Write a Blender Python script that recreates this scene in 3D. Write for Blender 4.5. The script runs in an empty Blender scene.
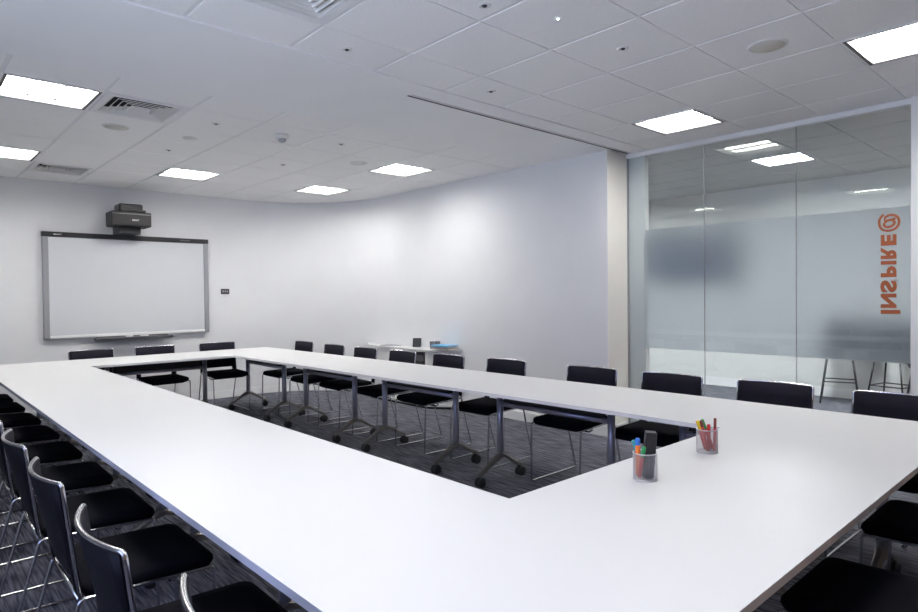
import bpy, bmesh, math, random
from mathutils import Vector, Matrix
random.seed(4)
sc = bpy.context.scene
COL = sc.collection
PI = math.pi

# ------------------------------------------------------------------ materials
def mat(name, color, rough=0.5, metal=0.0, spec=0.5, emit=None, strength=0.0):
    m = bpy.data.materials.new(name); m.use_nodes = True
    b = m.node_tree.nodes['Principled BSDF']
    b.inputs['Base Color'].default_value = (*color, 1)
    b.inputs['Roughness'].default_value = rough
    b.inputs['Metallic'].default_value = metal
    b.inputs['Specular IOR Level'].default_value = spec
    if emit:
        b.inputs['Emission Color'].default_value = (*emit, 1)
        b.inputs['Emission Strength'].default_value = strength
    return m

def noisy(m, scale, amount, bump=0.0, stretch=(1, 1, 1), detail=3.0, ramp=(0.35, 0.65)):
    """procedural grain: mixes the base colour with a darker one and adds bump"""
    nt = m.node_tree; N = nt.nodes; L = nt.links
    b = N['Principled BSDF']
    tc = N.new('ShaderNodeTexCoord'); mp = N.new('ShaderNodeMapping')
    mp.inputs['Scale'].default_value = stretch
    nz = N.new('ShaderNodeTexNoise'); nz.inputs['Scale'].default_value = scale; nz.inputs['Detail'].default_value = detail
    L.new(tc.outputs['Object'], mp.inputs['Vector']); L.new(mp.outputs['Vector'], nz.inputs['Vector'])
    cr = N.new('ShaderNodeValToRGB')
    c = b.inputs['Base Color'].default_value
    cr.color_ramp.elements[0].position = ramp[0]; cr.color_ramp.elements[1].position = ramp[1]
    cr.color_ramp.elements[0].color = (c[0]*(1-amount), c[1]*(1-amount), c[2]*(1-amount), 1)
    cr.color_ramp.elements[1].color = (min(1, c[0]*(1+amount)), min(1, c[1]*(1+amount)), min(1, c[2]*(1+amount)), 1)
    L.new(nz.outputs['Fac'], cr.inputs['Fac']); L.new(cr.outputs['Color'], b.inputs['Base Color'])
    if bump:
        bp = N.new('ShaderNodeBump'); bp.inputs['Strength'].default_value = bump; bp.inputs['Distance'].default_value = 0.002
        L.new(nz.outputs['Fac'], bp.inputs['Height']); L.new(bp.outputs['Normal'], b.inputs['Normal'])
    return m

M = {}
M['wall'] = noisy(mat('wall_paint', (0.755, 0.762, 0.782), 0.75, spec=0.25), 3.0, 0.012, 0.03)
M['wall_warm'] = noisy(mat('return_wall_paint', (0.86, 0.85, 0.81), 0.75, spec=0.25), 3.0, 0.012)
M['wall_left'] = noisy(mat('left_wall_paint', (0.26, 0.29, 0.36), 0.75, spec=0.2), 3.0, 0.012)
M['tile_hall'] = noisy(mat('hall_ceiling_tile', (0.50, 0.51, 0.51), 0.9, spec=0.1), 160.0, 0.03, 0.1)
M['wall_dark'] = noisy(mat('rear_wall_panel', (0.56, 0.35, 0.20), 0.6, spec=0.2), 2.0, 0.1, 0.0, (1, 1, 8))
M['wall_hall'] = noisy(mat('hall_wall_paint', (0.70, 0.71, 0.70), 0.8, spec=0.2), 3.0, 0.012)
M['skirt'] = mat('skirting_paint', (0.80, 0.81, 0.82), 0.45)
M['tile'] = noisy(mat('ceiling_tile', (0.92, 0.915, 0.905), 0.9, spec=0.1), 160.0, 0.03, 0.15)
M['plaster'] = noisy(mat('ceiling_plaster', (0.91, 0.91, 0.91), 0.8, spec=0.2), 3.0, 0.01)
M['tbar'] = mat('ceiling_grid_bar', (0.80, 0.80, 0.80), 0.5, spec=0.3)
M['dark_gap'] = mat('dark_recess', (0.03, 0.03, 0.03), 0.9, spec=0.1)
M['carpet'] = noisy(mat('carpet_pile', (0.128, 0.130, 0.155), 0.95, spec=0.05), 9.0, 0.55, 0.4, (9, 0.55, 1), 5.0, (0.38, 0.66))
M['laminate'] = noisy(mat('white_laminate', (0.665, 0.668, 0.675), 0.42, spec=0.4), 2.0, 0.006)
M['edge'] = mat('table_edge_band', (0.80, 0.79, 0.81), 0.45, spec=0.4)
M['steel'] = mat('satin_steel', (0.52, 0.52, 0.60), 0.35, 0.7)
M['foot'] = mat('cast_foot_metal', (0.25, 0.235, 0.22), 0.35, 0.8)
M['black'] = mat('black_plastic', (0.012, 0.012, 0.014), 0.45)
M['rubber'] = mat('caster_rubber', (0.015, 0.015, 0.017), 0.6)
M['chrome'] = mat('chrome', (0.58, 0.58, 0.60), 0.15, 1.0)
M['fabric'] = noisy(mat('black_fabric', (0.018, 0.017, 0.025), 0.9, spec=0.08), 350.0, 0.3, 0.2)
M['seat_fabric'] = noisy(mat('seat_fabric', (0.008, 0.008, 0.011), 0.9, spec=0.06), 350.0, 0.3, 0.2)
M['shell'] = mat('black_back_shell', (0.007, 0.007, 0.010), 0.55, spec=0.12)
M['white_metal'] = mat('white_metal', (0.80, 0.80, 0.80), 0.4)
M['cream_metal'] = mat('cream_grille', (0.80, 0.79, 0.76), 0.5)
M['speaker'] = mat('speaker_grille', (0.62, 0.60, 0.54), 0.7)
M['detector'] = mat('detector_plastic', (0.75, 0.75, 0.73), 0.5)
M['reflector'] = mat('lamp_reflector', (0.10, 0.10, 0.10), 0.5)
M['lamp'] = mat('lamp_diffuser', (0.9, 0.9, 0.9), 0.5, emit=(1.0, 0.975, 0.935), strength=32.5)
M['hall_lamp'] = mat('hall_lamp_diffuser', (0.9, 0.9, 0.9), 0.5, emit=(0.96, 0.98, 1.0), strength=142.0)
M['led'] = mat('led', (0.9, 1, 0.95), 0.3, emit=(0.8, 1.0, 0.9), strength=6.0)
M['board'] = mat('board_surface', (0.62, 0.64, 0.675), 0.35, spec=0.4)
M['board_frame'] = mat('board_frame', (0.33, 0.335, 0.365), 0.4, 0.2)
M['tray'] = mat('pen_tray_plastic', (0.10, 0.10, 0.11), 0.4)
M['board_top'] = mat('board_top_bar', (0.022, 0.022, 0.026), 0.35)
M['projector'] = mat('projector_plastic', (0.014, 0.013, 0.015), 0.5)
M['projector_light'] = mat('projector_trim', (0.30, 0.30, 0.32), 0.3, 0.5)
M['print'] = mat('white_print', (0.85, 0.85, 0.85), 0.5)
M['orange'] = mat('orange_vinyl', (0.34, 0.082, 0.022), 0.7)
M['wire'] = mat('wire_mesh_metal', (0.56, 0.55, 0.58), 0.3, 0.6)
M['screen'] = mat('dark_screen', (0.010, 0.018, 0.06), 0.3)
M['stool_seat'] = mat('stool_upholstery', (0.02, 0.021, 0.035), 0.6)
M['stool_metal'] = mat('stool_dark_metal', (0.06, 0.06, 0.065), 0.35, 0.8)
M['paper'] = mat('paper', (0.80, 0.80, 0.78), 0.7)
M['blue'] = mat('blue_card', (0.10, 0.42, 0.72), 0.5)
M['tan'] = mat('tan_card', (0.62, 0.45, 0.25), 0.6)
M['greycard'] = mat('grey_card', (0.34, 0.35, 0.37), 0.6)
for n, c in dict(red=(0.55, 0.03, 0.025), green=(0.03, 0.34, 0.10), yellow=(0.85, 0.62, 0.03), pblue=(0.03, 0.16, 0.62),
                 teal=(0.03, 0.33, 0.36), porange=(0.82, 0.20, 0.03), pink=(0.80, 0.25, 0.22), dkred=(0.20, 0.03, 0.03)).items():
    M[n] = mat('pen_' + n, c, 0.35)

def tumbler_mat():
    m = bpy.data.materials.new('tumbler_glass'); m.use_nodes = True
    b = m.node_tree.nodes['Principled BSDF']
    b.inputs['Base Color'].default_value = (0.8, 0.84, 0.88, 1); b.inputs['Roughness'].default_value = 0.03
    b.inputs['Transmission Weight'].default_value = 0.85; b.inputs['IOR'].default_value = 1.3
    return m
M['tumbler'] = tumbler_mat()

def thin_glass(name, tint, base=0.04):
    m = bpy.data.materials.new(name); m.use_nodes = True
    nt = m.node_tree; N = nt.nodes; L = nt.links; N.clear()
    out = N.new('ShaderNodeOutputMaterial'); mix = N.new('ShaderNodeMixShader')
    tr = N.new('ShaderNodeBsdfTransparent'); tr.inputs['Color'].default_value = (*tint, 1)
    gl = N.new('ShaderNodeBsdfGlossy'); gl.inputs['Roughness'].default_value = 0.0
    gl.inputs['Color'].default_value = (0.95, 1, 0.98, 1)
    lw = N.new('ShaderNodeLayerWeight'); lw.inputs['Blend'].default_value = 0.5
    p = N.new('ShaderNodeMath'); p.operation = 'POWER'; p.inputs[1].default_value = 5
    a = N.new('ShaderNodeMath'); a.operation = 'MULTIPLY_ADD'; a.inputs[1].default_value = 1 - base; a.inputs[2].default_value = base
    L.new(lw.outputs['Facing'], p.inputs[0]); L.new(p.outputs[0], a.inputs[0])
    L.new(a.outputs[0], mix.inputs['Fac']); L.new(tr.outputs[0], mix.inputs[1]); L.new(gl.outputs[0], mix.inputs[2])
    L.new(mix.outputs[0], out.inputs['Surface'])
    return m
M['glass'] = thin_glass('partition_glass', (0.945, 0.965, 0.96))
M['window_glass'] = thin_glass('window_glass', (0.95, 0.97, 1.0))

def film_mat():
    m = bpy.data.materials.new('frosted_film'); m.use_nodes = True
    nt = m.node_tree; N = nt.nodes; L = nt.links; N.clear()
    out = N.new('ShaderNodeOutputMaterial')
    rf = N.new('ShaderNodeBsdfRefraction'); rf.inputs['IOR'].default_value = 1.35; rf.inputs['Roughness'].default_value = 0.30
    rf.inputs['Color'].default_value = (0.96, 0.98, 1.0, 1)
    tl = N.new('ShaderNodeBsdfTranslucent'); tl.inputs['Color'].default_value = (0.80, 0.85, 0.93, 1)
    df = N.new('ShaderNodeBsdfDiffuse'); df.inputs['Color'].default_value = (0.84, 0.87, 0.92, 1)
    m1 = N.new('ShaderNodeMixShader'); m1.inputs['Fac'].default_value = 0.08
    m2 = N.new('ShaderNodeMixShader'); m2.inputs['Fac'].default_value = 0.13
    L.new(rf.outputs[0], m1.inputs[1]); L.new(tl.outputs[0], m1.inputs[2])
    L.new(m1.outputs[0], m2.inputs[1]); L.new(df.outputs[0], m2.inputs[2])
    L.new(m2.outputs[0], out.inputs['Surface'])
    return m
M['film'] = film_mat()

# ------------------------------------------------------------------ mesh helpers
def box(bm, x0, x1, y0, y1, z0, z1, mi=0, mtx=None):
    vs = [bm.verts.new(Vector(p)) for p in ((x0,y0,z0),(x1,y0,z0),(x1,y1,z0),(x0,y1,z0),(x0,y0,z1),(x1,y0,z1),(x1,y1,z1),(x0,y1,z1))]
    if mtx is not None:
        for v in vs: v.co = mtx @ v.co
    fs = []
    for q in ((0,3,2,1),(4,5,6,7),(0,1,5,4),(1,2,6,5),(2,3,7,6),(3,0,4,7)):
        f = bm.faces.new([vs[i] for i in q]); f.material_index = mi; fs.append(f)
    return vs, fs

def bevbox(bm, x0, x1, y0, y1, z0, z1, r=0.005, seg=2, mi=0, mtx=None):
    vs, fs = box(bm, x0, x1, y0, y1, z0, z1, mi)
    es = list({e for f in fs for e in f.edges})
    res = bmesh.ops.bevel(bm, geom=es, offset=r, segments=seg, affect='EDGES', profile=0.5)
    if mtx is not None:
        allv = set(res['verts']) | {v for v in vs if v.is_valid}
        for f in res['faces']: allv |= set(f.verts)
        for v in allv: v.co = mtx @ v.co

def fillet(pts, r, n=5, closed=False):
    pts = [Vector(p) for p in pts]; out = []
    L = len(pts)
    for i, p in enumerate(pts):
        if not closed and i in (0, L-1): out.append(p); continue
        a = pts[(i-1) % L]; b = pts[(i+1) % L]
        da = (a-p); db = (b-p)
        rr = min(r, da.length*0.45, db.length*0.45)
        s = p + da.normalized()*rr; e = p + db.normalized()*rr
        for k in range(n+1):
            t = k/n
            out.append(s*(1-t)**2 + p*2*t*(1-t) + e*t*t)
    return out

def tube(bm, pts, r, seg=8, closed=False, mi=0):
    pts = [Vector(p) for p in pts]
    n = len(pts); rings = []
    t0 = (pts[1]-pts[0]).normalized()
    up = Vector((0,0,1)) if abs(t0.z) < 0.9 else Vector((1,0,0))
    u = t0.cross(up).normalized()
    prev = t0
    for i in range(n):
        if closed: t = (pts[(i+1) % n]-pts[i-1]).normalized()
        elif i == 0: t = t0
        elif i == n-1: t = (pts[i]-pts[i-1]).normalized()
        else: t = (pts[i+1]-pts[i-1]).normalized()
        q = prev.rotation_difference(t); u = (q @ u); u = (u - t*u.dot(t)).normalized(); prev = t
        v = t.cross(u)
        rings.append([bm.verts.new(pts[i] + (u*math.cos(2*PI*k/seg) + v*math.sin(2*PI*k/seg))*r) for k in range(seg)])
    m = n if closed else n-1
    for i in range(m):
        A = rings[i]; B = rings[(i+1) % n]
        off = 0
        if closed and i == n-1:
            off = min(range(seg), key=lambda o: (A[0].co-B[o].co).length)
        for k in range(seg):
            f = bm.faces.new((A[k], A[(k+1) % seg], B[(k+1+off) % seg], B[(k+off) % seg])); f.smooth = True; f.material_index = mi
    if not closed:
        for R_ in (rings[0][::-1], rings[-1]):
            f = bm.faces.new(R_); f.material_index = mi

def lathe(bm, prof, seg=24, center=(0,0,0), mtx=None, mi=0, smooth=True, cap=True):
    c = Vector(center); rings = []
    for (r, z) in prof:
        if r < 1e-6:
            rings.append([bm.verts.new(c+Vector((0,0,z)))])
        else:
            rings.append([bm.verts.new(c+Vector((r*math.cos(2*PI*k/seg), r*math.sin(2*PI*k/seg), z))) for k in range(seg)])
    newv = [v for R_ in rings for v in R_]
    for A, B in zip(rings, rings[1:]):
        if len(A) == 1 and len(B) == 1: continue
        for k in range(seg):
            k2 = (k+1) % seg
            if len(A) == 1: f = bm.faces.new((A[0], B[k2], B[k]))
            elif len(B) == 1: f = bm.faces.new((A[k], A[k2], B[0]))
            else: f = bm.faces.new((A[k], A[k2], B[k2], B[k]))
            f.smooth = smooth; f.material_index = mi
    if cap:
        for R_, rev in ((rings[0], True), (rings[-1], False)):
            if len(R_) > 1:
                f = bm.faces.new(R_[::-1] if rev else R_); f.material_index = mi
    if mtx is not None:
        for v in newv: v.co = mtx @ v.co

def cyl_between(bm, a, b, r, seg=12, r2=None):
    a = Vector(a); b = Vector(b); d = b-a
    q = Vector((0,0,1)).rotation_difference(d.normalized()).to_matrix().to_4x4()
    lathe(bm, [(r, 0), (r2 if r2 is not None else r, d.length)], seg, mtx=Matrix.Translation(a) @ q)

def link(name, bm, mats, parent=None, loc=None, recalc=True):
    if recalc: bmesh.ops.recalc_face_normals(bm, faces=bm.faces[:])
    me = bpy.data.meshes.new(name); bm.to_mesh(me); bm.free()
    for m in (mats if isinstance(mats, (list, tuple)) else [mats]): me.materials.append(m)
    o = bpy.data.objects.new(name, me); COL.objects.link(o)
    if parent is not None: o.parent = parent
    if loc is not None: o.location = loc
    return o

def tag(o, label, cat, group=None):
    o['label'] = label; o['category'] = cat
    if group: o['group'] = group
    return o

def thing(name, label, cat, loc=(0,0,0), rz=0.0, group=None):
    o = bpy.data.objects.new(name, None); COL.objects.link(o)
    o.empty_display_size = 0.1
    o.location = loc; o.rotation_euler = (0, 0, rz)
    return tag(o, label, cat, group)

def struct(name, bm, m, parent=None, recalc=True):
    o = link(name, bm, m, parent, None, recalc)
    if parent is None: o['kind'] = 'structure'
    return o

KIDS = {}
def dup(root, loc, rz, label, group=None):
    r = root.copy(); COL.objects.link(r); r.location = loc; r.rotation_euler = (0, 0, rz)
    r['label'] = label
    if group: r['group'] = group
    for ch in list(root.children):
        c = ch.copy(); COL.objects.link(c); c.parent = r
        for g in list(ch.children):
            d = g.copy(); COL.objects.link(d); d.parent = c
    return r

def B(): return bmesh.new()

# ------------------------------------------------------------------ camera (fitted to the photograph's vanishing points)
f_px, yaw, pit, roll = 623.16, 0.742524529, -0.017173862, -0.010952357
CAM_Z = 1.38
F = Vector((math.sin(yaw)*math.cos(pit), math.cos(yaw)*math.cos(pit), math.sin(pit)))
r0 = Vector((math.cos(yaw), -math.sin(yaw), 0)); u0 = r0.cross(F)
rr = r0*math.cos(roll) + u0*math.sin(roll); uu = -r0*math.sin(roll) + u0*math.cos(roll)
cam = bpy.data.cameras.new('camera'); camo = bpy.data.objects.new('camera', cam); COL.objects.link(camo)
cam.sensor_width = 36.0; cam.lens = 36.0*f_px/918.0; cam.clip_start = 0.05; cam.clip_end = 200
camo.matrix_world = Matrix(((rr.x, uu.x, -F.x, 0), (rr.y, uu.y, -F.y, 0), (rr.z, uu.z, -F.z, CAM_Z), (0, 0, 0, 1)))
sc.camera = camo

# ------------------------------------------------------------------ room numbers
XL, XR, XG, XH = -1.35, 5.10, 5.45, 9.07        # left wall, right wall, glass, hall far wall
YF, YB, YR = -1.9, 8.55, 3.44                   # wall behind camera, whiteboard wall, return wall
ZC, ZH, ZT = 2.76, 2.86, 3.02                   # ceiling, hall ceiling, slab
MODX = [1.10 + 0.5625*k for k in range(-5, 9)]
XS = [XL] + [x for x in MODX if XL + 0.05 < x < XG - 0.1] + [XG + 0.02]

# floor
bm = B(); box(bm, XL-0.2, XH+0.1, YF-0.2, YB+0.2, -0.1, 0); struct('floor', bm, M['carpet'])
# slab above everything
bm = B(); box(bm, XL-0.2, XH+0.1, YF-0.2, YB+0.2, ZT, ZT+0.1); struct('ceiling_slab', bm, M['dark_gap'])

def arc_pts(off=0.0, n=20):
    cx, cy, r = 3.75, 7.2, 1.35 + off
    return [(cx + r*math.cos(a), cy + r*math.sin(a)) for a in [PI/2*(1-k/n) for k in range(n+1)]]

def strip(bm, inner, outer, z0, z1, smooth=False):
    def face_row(P, zA, Q, zB, sm):
        A = [bm.verts.new((p[0], p[1], zA)) for p in P]; Bq = [bm.verts.new((p[0], p[1], zB)) for p in Q]
        for k in range(len(P)-1):
            f = bm.faces.new((A[k], A[k+1], Bq[k+1], Bq[k])); f.smooth = sm
    face_row(inner, z1, inner, z0, smooth); face_row(outer, z0, outer, z1, smooth)
    face_row(outer, z1, inner, z1, False); face_row(inner, z0, outer, z0, False)
    for k, rev in ((0, 1), (-1, 0)):
        q = [bm.verts.new((p[0], p[1], z)) for p, z in ((inner[k], z0), (inner[k], z1), (outer[k], z1), (outer[k], z0))]
        bm.faces.new(q[::-1] if rev else q)

# walls
bm = B(); box(bm, XL-0.12, 3.75, YB, YB+0.12, 0, ZT); struct('wall_back', bm, M['wall'])
bm = B(); strip(bm, arc_pts(), arc_pts(0.12), 0, ZT, True)
struct('wall_corner', bm, M['wall'], recalc=False)
bm = B(); box(bm, XR, XR+0.12, YR+0.12, 7.2, 0, ZT); struct('wall_right', bm, M['wall'])
bm = B(); box(bm, XR, XG-0.01, YR, YR+0.12, 0, ZT, 1)
for f in bm.faces:
    if f.calc_center_median().x < XR + 0.001: f.material_index = 0
struct('wall_return', bm, [M['wall'], M['wall_warm']])
bm = B(); box(bm, 5.478, 5.54, 3.262, YR+0.12, 0, ZT); struct('wall_nib', bm, M['wall'])
bm = B(); box(bm, XG-0.05, XG+0.05, YF-0.12, 1.10, 0, ZT); struct('wall_jamb', bm, M['wall'])
bm = B(); box(bm, XL-0.12, XH+0.1, YF-0.12, YF, 0, ZT); struct('wall_front', bm, M['wall_dark'])
# hall beyond the glass
bm = B(); box(bm, XH, XH+0.1, YF, 7.5, 0, ZT); struct('wall_hall_far', bm, M['wall_hall'])
bm = B(); box(bm, XR+0.12, XH, 7.3, 7.42, 0, ZT); struct('wall_hall_end', bm, M['wall_hall'])

# left wall with windows
WIN = [(0.35, 2.45)]
WZ0, WZ1 = 0.80, 2.6
bm = B()
ys = [YF-0.12] + [v for w in WIN for v in w] + [YB+0.12]
for i in range(0, len(ys), 2): box(bm, XL-0.12, XL, ys[i], ys[i+1], 0, ZT)
for (a, b) in WIN:
    box(bm, XL-0.12, XL, a, b, 0, WZ0); box(bm, XL-0.12, XL, a, b, WZ1, ZT)
struct('wall_left', bm, M['wall_left'])
for i, (a, b) in enumerate(WIN):
    bm = B()
    for (y0, y1, z0, z1) in ((a, b, WZ0, WZ0+0.05), (a, b, WZ1-0.05, WZ1), (a, a+0.05, WZ0+0.05, WZ1-0.05), (b-0.05, b, WZ0+0.05, WZ1-0.05), ((a+b)/2-0.025, (a+b)/2+0.025, WZ0+0.05, WZ1-0.05)):
        box(bm, XL-0.09, XL-0.04, y0, y1, z0, z1)
    w = struct('window_%d' % (i+4), bm, M['white_metal'])
    bm = B(); box(bm, XL-0.07, XL-0.062, a+0.04, b-0.04, WZ0+0.04, WZ1-0.04); link('window_pane', bm, M['window_glass'], w)

# skirting boards
bm = B(); box(bm, XL, 3.75, YB-0.015, YB, 0, 0.10); struct('baseboard_back', bm, M['skirt'])
bm = B(); strip(bm, arc_pts(-0.015), arc_pts(0), 0, 0.10, True); struct('baseboard_corner', bm, M['skirt'], recalc=False)
bm = B(); box(bm, XR-0.015, XR, YR-0.015, 7.2, 0, 0.10); struct('baseboard_right', bm, M['skirt'])
bm = B(); box(bm, XR, XG-0.03, YR-0.015, YR, 0, 0.10); struct('baseboard_return', bm, M['skirt'])
bm = B(); box(bm, XH-0.016, XH, YF, 7.3, 0, 0.12); struct('baseboard_hall', bm, M['skirt'])

# ------------------------------------------------------------------ ceiling of tiles with openings
NEAR_Y = [YF] + [2.81 - 0.56*k for k in range(8, -1, -1)] + [3.173]
FAR_Y = [4.27] + [4.65 + 0.56*k for k in range(0, 7)] + [YB]
LIGHTS = [('near', 4.475, 5.0375, 2.25, 2.81), ('near', 3.9125, 4.475, 0.57, 1.13), ('near', 0.5375, 1.10, 2.25, 2.81), ('near', 0.5375, 1.10, 0.57, 1.13),  # last entry on this line is an added unseen light brightening the near tables
          ('far', 0.5375, 1.10, 4.65, 5.21), ('far', 2.225, 2.7875, 6.89, 7.45), ('far', 3.9125, 4.475, 6.89, 7.45), ('far', 3.9125, 4.475, 5.21, 5.77), ('far', 0.5375, 1.10, 6.89, 7.45)]
VENTS = [(1.10, 1.6625, 4.65, 5.21), (1.10, 1.6625, 7.45, 8.01), (1.10, 1.6625, 2.25, 2.81)]
OPEN = [(l[1], l[2], l[3], l[4]) for l in LIGHTS] + VENTS
def is_open(x0, x1, y0, y1, opens):
    cx, cy = (x0+x1)/2, (y0+y1)/2
    return any(a < cx < b and c < cy < d for (a, b, c, d) in opens)
def tiled(name, XSS, YSS, z, opens, bars, tile='tile'):
    bm = B()
    for i in range(len(XSS)-1):
        for j in range(len(YSS)-1):
            x0, x1, y0, y1 = XSS[i], XSS[i+1], YSS[j], YSS[j+1]
            if is_open(x0, x1, y0, y1, opens): continue
            gx0 = 0.0 if i == 0 else 0.013; gx1 = 0.0 if i == len(XSS)-2 else 0.013
            gy0 = 0.0 if j == 0 else 0.0035; gy1 = 0.0 if j == len(YSS)-2 else 0.0035
            box(bm, x0+gx0, x1-gx1, y0+gy0, y1-gy1, z, z+0.016)
    for x in XSS[1:-1]:
        box(bm, x-0.013, x+0.013, YSS[0], YSS[-1], z+0.0035, z+0.02, 1)
    for y in YSS[1:-1]:
        for i in range(len(XSS)-1):
            x0, x1 = XSS[i]+0.013, XSS[i+1]-0.013
            box(bm, x0, x1, y-0.0034, y+0.0034, z+0.005, z+0.02, 2)
    return struct(name, bm, [M[tile], bars, M['tbar']])
tiled('ceiling', XS, NEAR_Y, ZC, OPEN, M['tbar'])
tiled('ceiling_far', [x for x in XS if x < XR] + [XR + 0.05], FAR_Y, ZC, OPEN, M['tbar'])
# plain plaster band between the two tiled areas, with an opening for the slot diffuser
SX0, SX1, SY0, SY1 = 2.66, 5.41, 3.36, 3.41
bm = B()
box(bm, XL, XG+0.02, 3.18, SY0, ZC-0.006, ZC+0.02); box(bm, XL, SX0, SY0, SY1, ZC-0.006, ZC+0.02)
box(bm, SX1, XG+0.02, SY0, SY1, ZC-0.006, ZC+0.02); box(bm, XL, XR+0.05, SY1, 4.27, ZC-0.006, ZC+0.02)
struct('ceiling_band', bm, M['plaster'])
t = thing('slot_diffuser', 'long thin dark double slot air diffuser in the plain ceiling band', 'air vent', (SX0, SY0, ZC))
bm = B(); box(bm, 0, SX1-SX0, 0, SY1-SY0, 0.05, 0.06); link('slot_backing', bm, M['dark_gap'], t)
bm = B(); 
box(bm, 0, SX1-SX0, 0.021, 0.030, -0.006, 0.05)
link('slot_blade', bm, M['white_metal'], t)
bm = B()
box(bm, 0, SX1-SX0, 0, 0.002, -0.005, 0.05); link('slot_side', bm, M['board_top'], t)
bm = B(); box(bm, 0, SX1-SX0, 0.048, 0.05, -0.005, 0.05); link('slot_side', bm, M['board_top'], t)

# hall ceiling
bm = B(); box(bm, XG-0.006, XG+0.05, 1.10, YR, ZC-0.04, ZT); struct('wall_above_glass', bm, M['wall'])

# ------------------------------------------------------------------ ceiling fixtures
def make_light(label, x0, x1, y0, y1, z, lampmat, group):
    w, d = x1-x0, y1-y0
    t = thing('ceiling_light', label, 'ceiling light', (x0, y0, z), 0, group)
    bm = B(); e = 0.014
    for (a, b, c, dd) in ((e, w-e, e, e+0.02), (e, w-e, d-e-0.02, d-e), (e, e+0.02, e+0.02, d-e-0.02), (w-e-0.02, w-e, e+0.02, d-e-0.02)):
        box(bm, a, b, c, dd, -0.003, 0.09)
    link('housing', bm, M['reflector'], t)
    bm = B()
    for q in ((0.002, w-0.002, 0.002, 0.014), (0.002, w-0.002, d-0.014, d-0.002), (0.002, 0.014, 0.014, d-0.014), (w-0.014, w-0.002, 0.014, d-0.014)): box(bm, *q, -0.0035, 0.004)
    link('trim', bm, M['white_metal'], t)
    bm = B(); box(bm, e+0.021, w-e-0.021, e+0.021, d-e-0.021, 0.042, 0.049); link('diffuser', bm, lampmat, t)
    bm = B()
    for k in range(1, 3):
        x = e+0.02 + (w-2*e-0.04)*k/3
        box(bm, x-0.004, x+0.004, e+0.021, d-e-0.021, 0.028, 0.042)
    link('divider', bm, M['reflector'], t)
LL = ['square recessed ceiling light nearest the glass wall, beside the slot diffuser', 'square recessed ceiling light at the right edge of the photo, by the large round speaker',
      'square recessed ceiling light seen only mirrored in the glass wall, beside the near air vent',
      'added square recessed ceiling light, out of view, brightening the near tables',
      
      'square recessed ceiling light at far left, beside the larger looking far air vent', 'square recessed ceiling light nearest the projector, in line with the whiteboard',
      'square recessed ceiling light over the curved corner of the far wall', 'square recessed ceiling light close to the right white wall beyond the plaster band',
      'square recessed ceiling light at far left by the whiteboard wall and vent']
for l, s in zip(LIGHTS, LL): make_light(s, *l[1:], ZC, M['lamp'], 'recessed ceiling lights')

def make_vent(label, x0, x1, y0, y1, z):
    c = ((x0+x1)/2, (y0+y1)/2, z)
    t = thing('air_vent', label, 'air vent', c, 0, 'square ceiling air vents')
    h = (x1-x0)/2 - 0.012
    bm = B()
    for (a, b, c_, d) in ((-h, h, -h, -h+0.045), (-h, h, h-0.045, h), (-h, -h+0.045, -h+0.045, h-0.045), (h-0.045, h, -h+0.045, h-0.045)):
        box(bm, a, b, c_, d, -0.004, 0.008)
    link('frame', bm, M['white_metal'], t)
    bm = B(); box(bm, -h+0.03, h-0.03, -h+0.03, h-0.03, 0.06, 0.064); link('backing', bm, M['dark_gap'], t)  # plate coloured dark for the shade deep inside the vent
    s = h - 0.05
    while s > 0.03:
        bm = B(); s1 = s - 0.026
        lo = [bm.verts.new((sx*s, sy*s, -0.002)) for sx, sy in ((-1,-1),(1,-1),(1,1),(-1,1))]
        hi = [bm.verts.new((sx*s1, sy*s1, 0.030)) for sx, sy in ((-1,-1),(1,-1),(1,1),(-1,1))]
        l2 = [bm.verts.new((v.co.x*0.992, v.co.y*0.992, v.co.z+0.003)) for v in lo]
        h2 = [bm.verts.new((v.co.x*0.992, v.co.y*0.992, v.co.z+0.003)) for v in hi]
        for k in range(4):
            k2 = (k+1) % 4
            for q in ((lo[k], lo[k2], hi[k2], hi[k]), (l2[k2], l2[k], h2[k], h2[k2]), (lo[k2], lo[k], l2[k], l2[k2]), (hi[k], hi[k2], h2[k2], h2[k])): bm.faces.new(q)
        for f in bm.faces: f.material_index = 0
        bm.faces.ensure_lookup_table()
        for k in range(4): bm.faces[k*4+1].material_index = 1  # upper slat faces coloured dark to give the shade between slats
        for (a, b, c_, d_) in ((-s, s, -s, -s+0.0035), (-s, s, s-0.0035, s), (-s, -s+0.0035, -s+0.0035, s-0.0035), (s-0.0035, s, -s+0.0035, s-0.0035)): box(bm, a, b, c_, d_, -0.003, 0.0005)
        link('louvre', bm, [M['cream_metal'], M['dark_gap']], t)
        s -= 0.038
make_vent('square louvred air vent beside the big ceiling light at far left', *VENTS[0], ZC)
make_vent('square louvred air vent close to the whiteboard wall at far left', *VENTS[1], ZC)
make_vent('square louvred air vent cut by the top edge of the photo', *VENTS[2], ZC)

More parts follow.
